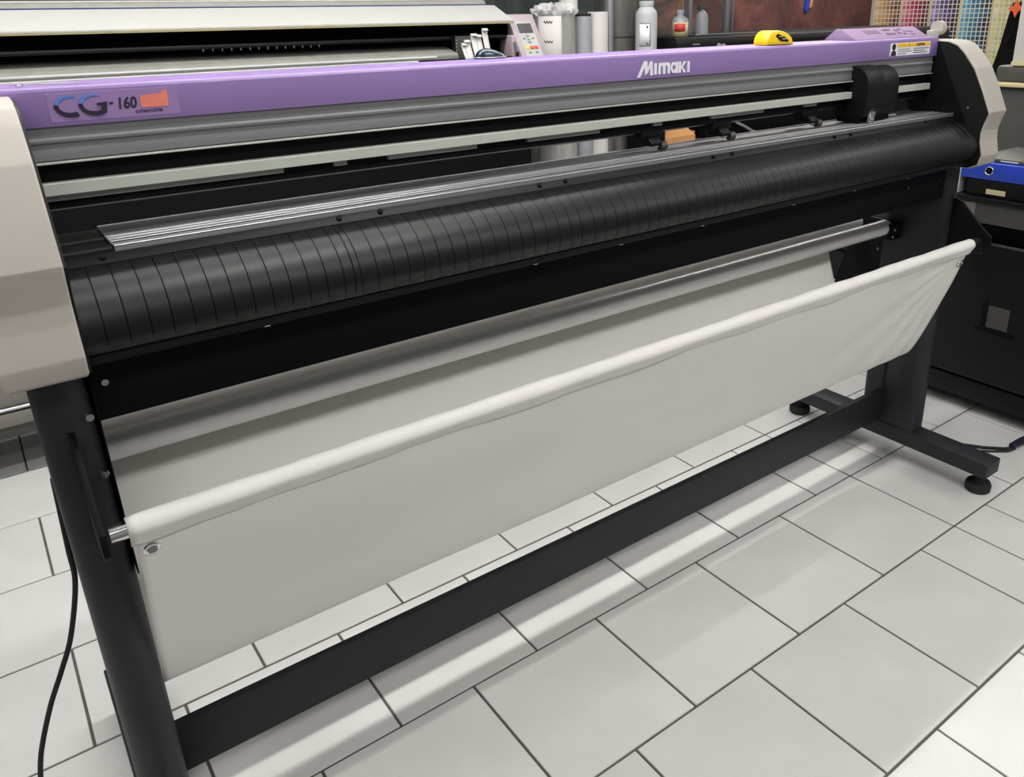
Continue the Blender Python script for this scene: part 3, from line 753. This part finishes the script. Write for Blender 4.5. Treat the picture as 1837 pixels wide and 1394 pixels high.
for z0, dz in ((1.270, .010), (1.200, .006)):
    def bl4(s, tt, z0=z0, dz=dz):
        a = math.radians(230+8*s); return (2.045+.0511*math.cos(a), 1.41+.0511*math.sin(a), z0+dz*tt)
    MB().grid(bl4, 4, 2).build('label_mark', 'print_dark', bo, smooth=60, thick=.0005)
# red-label bottle on the black plotter
rb = thing('cleaner_bottle', 'clear bottle with red label standing on the black plotter', 'bottle', (2.31, 1.46, 1.2225))
MB().lathe((2.31, 1.46, 1.2225), [(.038, .0005), (.041, .004), (.041, .073), (.034, .086), (.018, .094), (.016, .098), (.016, .106)], 30).build('body', 'bottle_grey', rb)
MB().lathe((2.31, 1.46, 1.3285), [(.0185, 0), (.0185, .016), (.017, .018)], 24).build('lid', 'bottle_grey', rb)
def rl(s, tt, r=.0415, z0=1.226, z1=1.291, a0=170, a1=300):
    a = math.radians(a0+(a1-a0)*s); return (2.31+r*math.cos(a), 1.46+r*math.sin(a), z0+(z1-z0)*tt)
MB().grid(rl, 14, 3).build('label', 'light_wood', rb, smooth=60, thick=.0005)
MB().grid(lambda s, tt: rl(s, tt, .0421, 1.246+.008*abs(s-.5), 1.285-.006*abs(s-.5), 185, 262), 12, 3).build('label_emblem', 'print_red', rb, smooth=60, thick=.0005)
# shelf frame with posts on the black plotter
fr = thing('metal_rack', 'grey metal rack with thin posts standing on the black plotter', 'rack', (2.6, 1.6, 1.2265))
for xx, yy, ww in ((2.41, 1.50, .011), (2.505, 1.62, .006), (2.725, 1.55, .014), (2.775, 1.55, .005)):
    MB().box(xx-ww, xx+ww, yy-ww, yy+ww, 1.2265, 1.56, b=.001).build('post', 'alu_dull', fr)
MB().box(2.40, 2.78, 1.49, 1.63, 1.53, 1.545, b=.001).build('shelf', 'alu_dull', fr)
MB().box(2.40, 2.86, 1.44, 1.47, 1.2265, 1.2325, b=.001).build('base_rail', 'alu_dull', fr)
sb = thing('spray_bottle', 'dim grey bottle inside the metal rack', 'bottle', (2.56, 1.56, 1.2235))
MB().lathe((2.56, 1.56, 1.2265), [(.030, .0005), (.034, .004), (.034, .075), (.028, .100), (.014, .112), (.014, .120)], 28).build('body', 'bottle_grey', sb)
MB().box(2.536, 2.58, 1.545, 1.575, 1.3465, 1.366, b=.004).build('trigger_head', 'dark_grey', sb)
# cardboard box in the slot view
cbx = thing('cardboard_box', 'open brown cardboard box seen through the slot under the rail', 'box', (2.24, 1.46, .7155))
MB().box(2.13, 2.35, 1.372, 1.376, .7155, .762).build('front_side', 'cardboard', cbx, smooth=0)
MB().box(2.13, 2.35, 1.55, 1.554, .7155, .80).build('back_side', 'cardboard', cbx, smooth=0)
for xx in (2.13, 2.346): MB().box(xx, xx+.004, 1.3765, 1.5495, .7155, .78).build('end_side', 'cardboard', cbx, smooth=0)
MB().box(2.1345, 2.3455, 1.3765, 1.5495, .7155, .719).build('bottom', 'cardboard', cbx, smooth=0)
MB().prism([(1.376, .760), (1.372, .762), (1.44, .802), (1.444, .799)], 2.135, 2.345).build('flap', 'cardboard', cbx, smooth=0)

tb = thing('black_toolbox', 'black toolbox with a grey curved handle on the bench under the black plotter', 'toolbox', (3.4, 1.6, .7155))
MB().box(2.62, 4.33, 1.40, 1.88, .7157, .972, b=.008).build('body', 'black_matte', tb)
MB().tube([(2.61, 1.385, .803), (2.645, 1.38, .803), (2.665, 1.38, .790), (2.72, 1.38, .768), (2.79, 1.38, .734), (2.83, 1.39, .7265)], .008, 10).build('handle', 'bottle_grey', tb)

# colour charts on the right wall
names = [('chart_orange', 'orange and brown colour swatch chart on the right wall, leftmost'), ('chart_red', 'pink and red colour swatch chart on the right wall'),
         ('chart_purple', 'violet colour swatch chart on the right wall'), ('chart_blue', 'blue and teal colour swatch chart on the right wall'),
         ('chart_yellow', 'pale yellow and grey swatch chart next to the black cloth')]
for i, (mn, lb) in enumerate(names):
    y1 = 3.115-i*.276; y0 = y1-.268
    t = thing('color_chart', lb, 'chart', (6.39, y1-.006, .85), 'colour charts on the right wall')
    MB().box(6.388, 6.3995, y0-.0035, y1+.0035, .85, 1.95).build('board', 'light_wood', t, smooth=0)
    MB().box(6.3865, 6.388, y0+.006, y1-.006, .87, 1.94).build('swatches', mn, t, smooth=0)

# ================================================================== right: black cabinet and what is on it
cbn = thing('black_cabinet', 'black cabinet standing right of the plotter, with a small marked plate on its side', 'cabinet', (2.3, -.35, 0))
MB().box(2.0, 2.6, -.95, .02, .128, .605, b=.006).build('body', 'black_plastic', cbn)
MB().box(2.004, 2.6, -.95, .02, .05, .120, b=.003).build('plinth', 'black_plastic', cbn)
MB().box(2.03, 2.57, -.93, .0, .1195, .1285).build('plinth_gap', 'black_matte', cbn, smooth=0)
for q in ((2.06, -.06), (2.54, -.06), (2.06, -.89), (2.54, -.89)):
    MB().lathe((q[0], q[1], 0), [(.02, .0005), (.024, .004), (.024, .04), (.015, .0495)], 16).build('caster', 'rubber', cbn)
MB().box(1.9990, 2.0005, -.45, -.32, .31, .325).build('plate_mark', 'black_matte', cbn, smooth=0)
MB().box(1.9990, 2.0005, -.352, -.335, .325, .425).build('plate_mark', 'black_matte', cbn, smooth=0)
MB().box(1.9985, 2.0005, -.425, -.355, .33, .405, b=.0005, seg=1).build('plate', 'dark_grey', cbn)
MB().box(2.0, 2.02, -.95, .02, .6055, .609).build('top_edge', 'dark_grey', cbn, smooth=0)
ptr = thing('desktop_printer', 'dark grey desktop printer on the black cabinet under black tray', 'printer', (2.3, -.35, .609))
MB().box(2.035, 2.5, -.85, -.02, .6095, .672, b=.006).build('base', 'black_matte', ptr)
MB().box(1.995, 2.5, -.85, -.20, .672, .743, b=.006).build('body', 'dark_grey', ptr)
MB().box(1.993, 1.999, -.26, -.205, .678, .738, b=.003).build('corner_trim', 'mid_grey', ptr)
MB().box(1.985, 2.5, -.87, -.13, .7435, .757, b=.003).build('lid', 'black_plastic', ptr)
tr = thing('document_tray', 'black document tray with a cream label under the blue binder', 'tray', (2.25, -.4, .757))
MB().box(2.0, 2.45, -.80, -.215, .7575, .8125, b=.004).build('body', 'black_plastic', tr)
MB().box(1.9985, 2.0005, -.345, -.283, .769, .785).build('label', 'light_wood', tr, smooth=0)
pst = tag(MB().box(2.005, 2.2, -.1885, -.160, .7575, .838, b=.002).build('paper_block', 'paper'), 'white paper block standing left of the blue binder', 'paper'); rebase(pst, (2.1, -.19, .7575))
bd = thing('ring_binder', 'blue ring binder lying on the black tray with a finger hole in its spine', 'binder', (2.25, -.45, .813))
MB().box(1.998, 2.30, -.75, -.1905, .8132, .868, b=.004).build('spine_box', 'blue_binder', bd)
MB().torus((1.9975, -.2835, .843), (1, 0, 0), .0125, .0022).build('hole_ring', 'chrome', bd)
MB().tube([(1.9972, -.2835, .843), (1.9990, -.2835, .843)], .0115, 20).build('finger_hole', 'black_matte', bd)
MB().box(2.02, 2.30, -.75, -.22, .8685, .880, b=.002).build('papers', 'dark_grey', bd)
for i, (a, b_) in enumerate(((-.36, -.305), (-.46, -.385))):
    MB().box(2.017, 2.0205, a, b_, .872, .876).build('paper_edge', 'paper', bd, smooth=0)
# tall dark shelf beyond with a pale edge and papers
sh = thing('dark_shelf', 'dark shelf unit with pale edge behind the right end cap', 'shelf', (2.8, -.3, 0))
MB().box(2.62, 3.05, -.95, .14, .0005, 1.048, b=.006).build('body', 'dark_grey', sh)
MB().box(2.60, 3.05, -.95, .145, 1.0485, 1.0615, b=.002).build('edge', 'light_wood', sh)
ub = tag(MB().box(2.66, 2.80, -.95, .075, 1.0617, 1.122, b=.015).build('dark_case', 'dark_grey'), 'flat dark case under the white box on the shelf', 'case'); rebase(ub, (2.73, -.4, 1.0617))
pp_ = thing('white_box', 'white paper box on the dark shelf at the right edge', 'box', (2.73, -.4, 1.1222))
MB().box(2.664, 2.79, -.80, .018, 1.1224, 1.50, b=.003).build('body', 'paper', pp_)
MB().box(2.660, 2.6645, -.80, .020, 1.1224, 1.137, b=.001).build('lower_edge', 'light_wood', pp_)
bk = thing('black_cloth', 'black cloth standing between the colour charts and the white box', 'cloth', (2.95, .1, 1.0615))
def hang(s_, tt):
    y = -.04+(.27-.055*tt)*s_; z = 1.062+.30*tt*(1-.05*s_)
    return (2.93+.010*math.sin(s_*14+tt*3), y, z)
MB().grid(hang, 24, 14).build('fabric', 'black_matte', bk, smooth=60, thick=.02)
MB().prism([(.150+.034*math.cos(math.pi*k/4)*(1 if k % 2 == 0 else .45), 1.325+.034*math.sin(math.pi*k/4)*(1 if k % 2 == 0 else .45)) for k in range(8)], 2.900, 2.908).build('star_clip', 'orange', bk, smooth=0)
hg = thing('wall_ornament', 'small blue and orange ornament hanging on the red wall', 'ornament', (5.46, 3.14, 1.31))
MB().prism([(5.425, 1.50), (5.470, 1.50), (5.455, 1.335), (5.440, 1.312), (5.418, 1.318), (5.412, 1.345)], 3.125, 3.149, axis='y', b=.003).build('blue_piece', 'blue_binder', hg)
MB().prism([(5.478, 1.50), (5.520, 1.50), (5.500, 1.355), (5.472, 1.350)], 3.127, 3.149, axis='y', b=.003).build('orange_piece', 'cardboard', hg)

# far dark desk seen past the right column, with pale leg
dk = thing('side_desk', 'dark side desk with pale square legs behind the right column', 'desk', (2.6, .45, 0))
MB().box(2.05, 3.4, .16, .75, .58, .605, b=.002).build('top', 'dark_grey', dk)
MB().box(2.05, 3.4, .70, .72, .10, .58).build('back_panel', 'dark_grey', dk, smooth=0)
for q in ((2.36, .20), (3.35, .20), (2.10, .68), (3.35, .68)):
    MB().box(q[0]-.022, q[0]+.022, q[1]-.022, q[1]+.022, .0005, .58, b=.001).build('leg', 'bottle_grey', dk)
MB().tube([(2.10, .66, .50), (2.36, .22, .30)], .010, 10).build('brace', 'black_matte', dk)

# ================================================================== cords
def spline3(pts, n):
    A = spline([(p[0], p[1]) for p in pts], n); B = spline([(p[2], 0) for p in pts], n)
    return [(a.x, a.y, b.x) for a, b in zip(A, B)]
cd = MB().tube(spline3([(-.612, -.06, .62), (-.6185, -.09, .50), (-.6225, -.10, .435), (-.650, -.10, .335), (-.678, -.10, .272), (-.708, -.10, .210), (-.740, -.10, .125), (-.756, -.10, .055), (-.770, -.12, .014), (-.81, -.17, .0060), (-.95, -.30, .0060)], 90), .0045, 10)
cd = cd.build('power_cord', 'rubber', smooth=60); tag(cd, 'black power cord hanging beside the left column', 'cord'); rebase(cd, (-.95, -.30, 0))
c2 = thing('cable', 'black cable with plug lying behind the right foot of the stand', 'cable', (1.85, -.55, 0))
MB().tube([(1.66, -.36, .0055), (1.72, -.42, .0055), (1.767, -.455, .0055), (1.80, -.505, .0055), (1.845, -.552, .0055), (1.858, -.558, .006)], .005, 10).build('cord', 'rubber', c2, smooth=60)
MB().tube([(1.66, -.40, .004), (1.73, -.455, .004), (1.79, -.525, .004), (1.84, -.565, .004), (1.87, -.572, .006)], .0032, 8).build('cord', 'rubber', c2, smooth=60)
MB().tube([(1.866, -.562, .0125), (1.92, -.566, .0125), (2.02, -.58, .0125)], [.010, .012, .012], 12).build('plug', 'print_dark', c2)
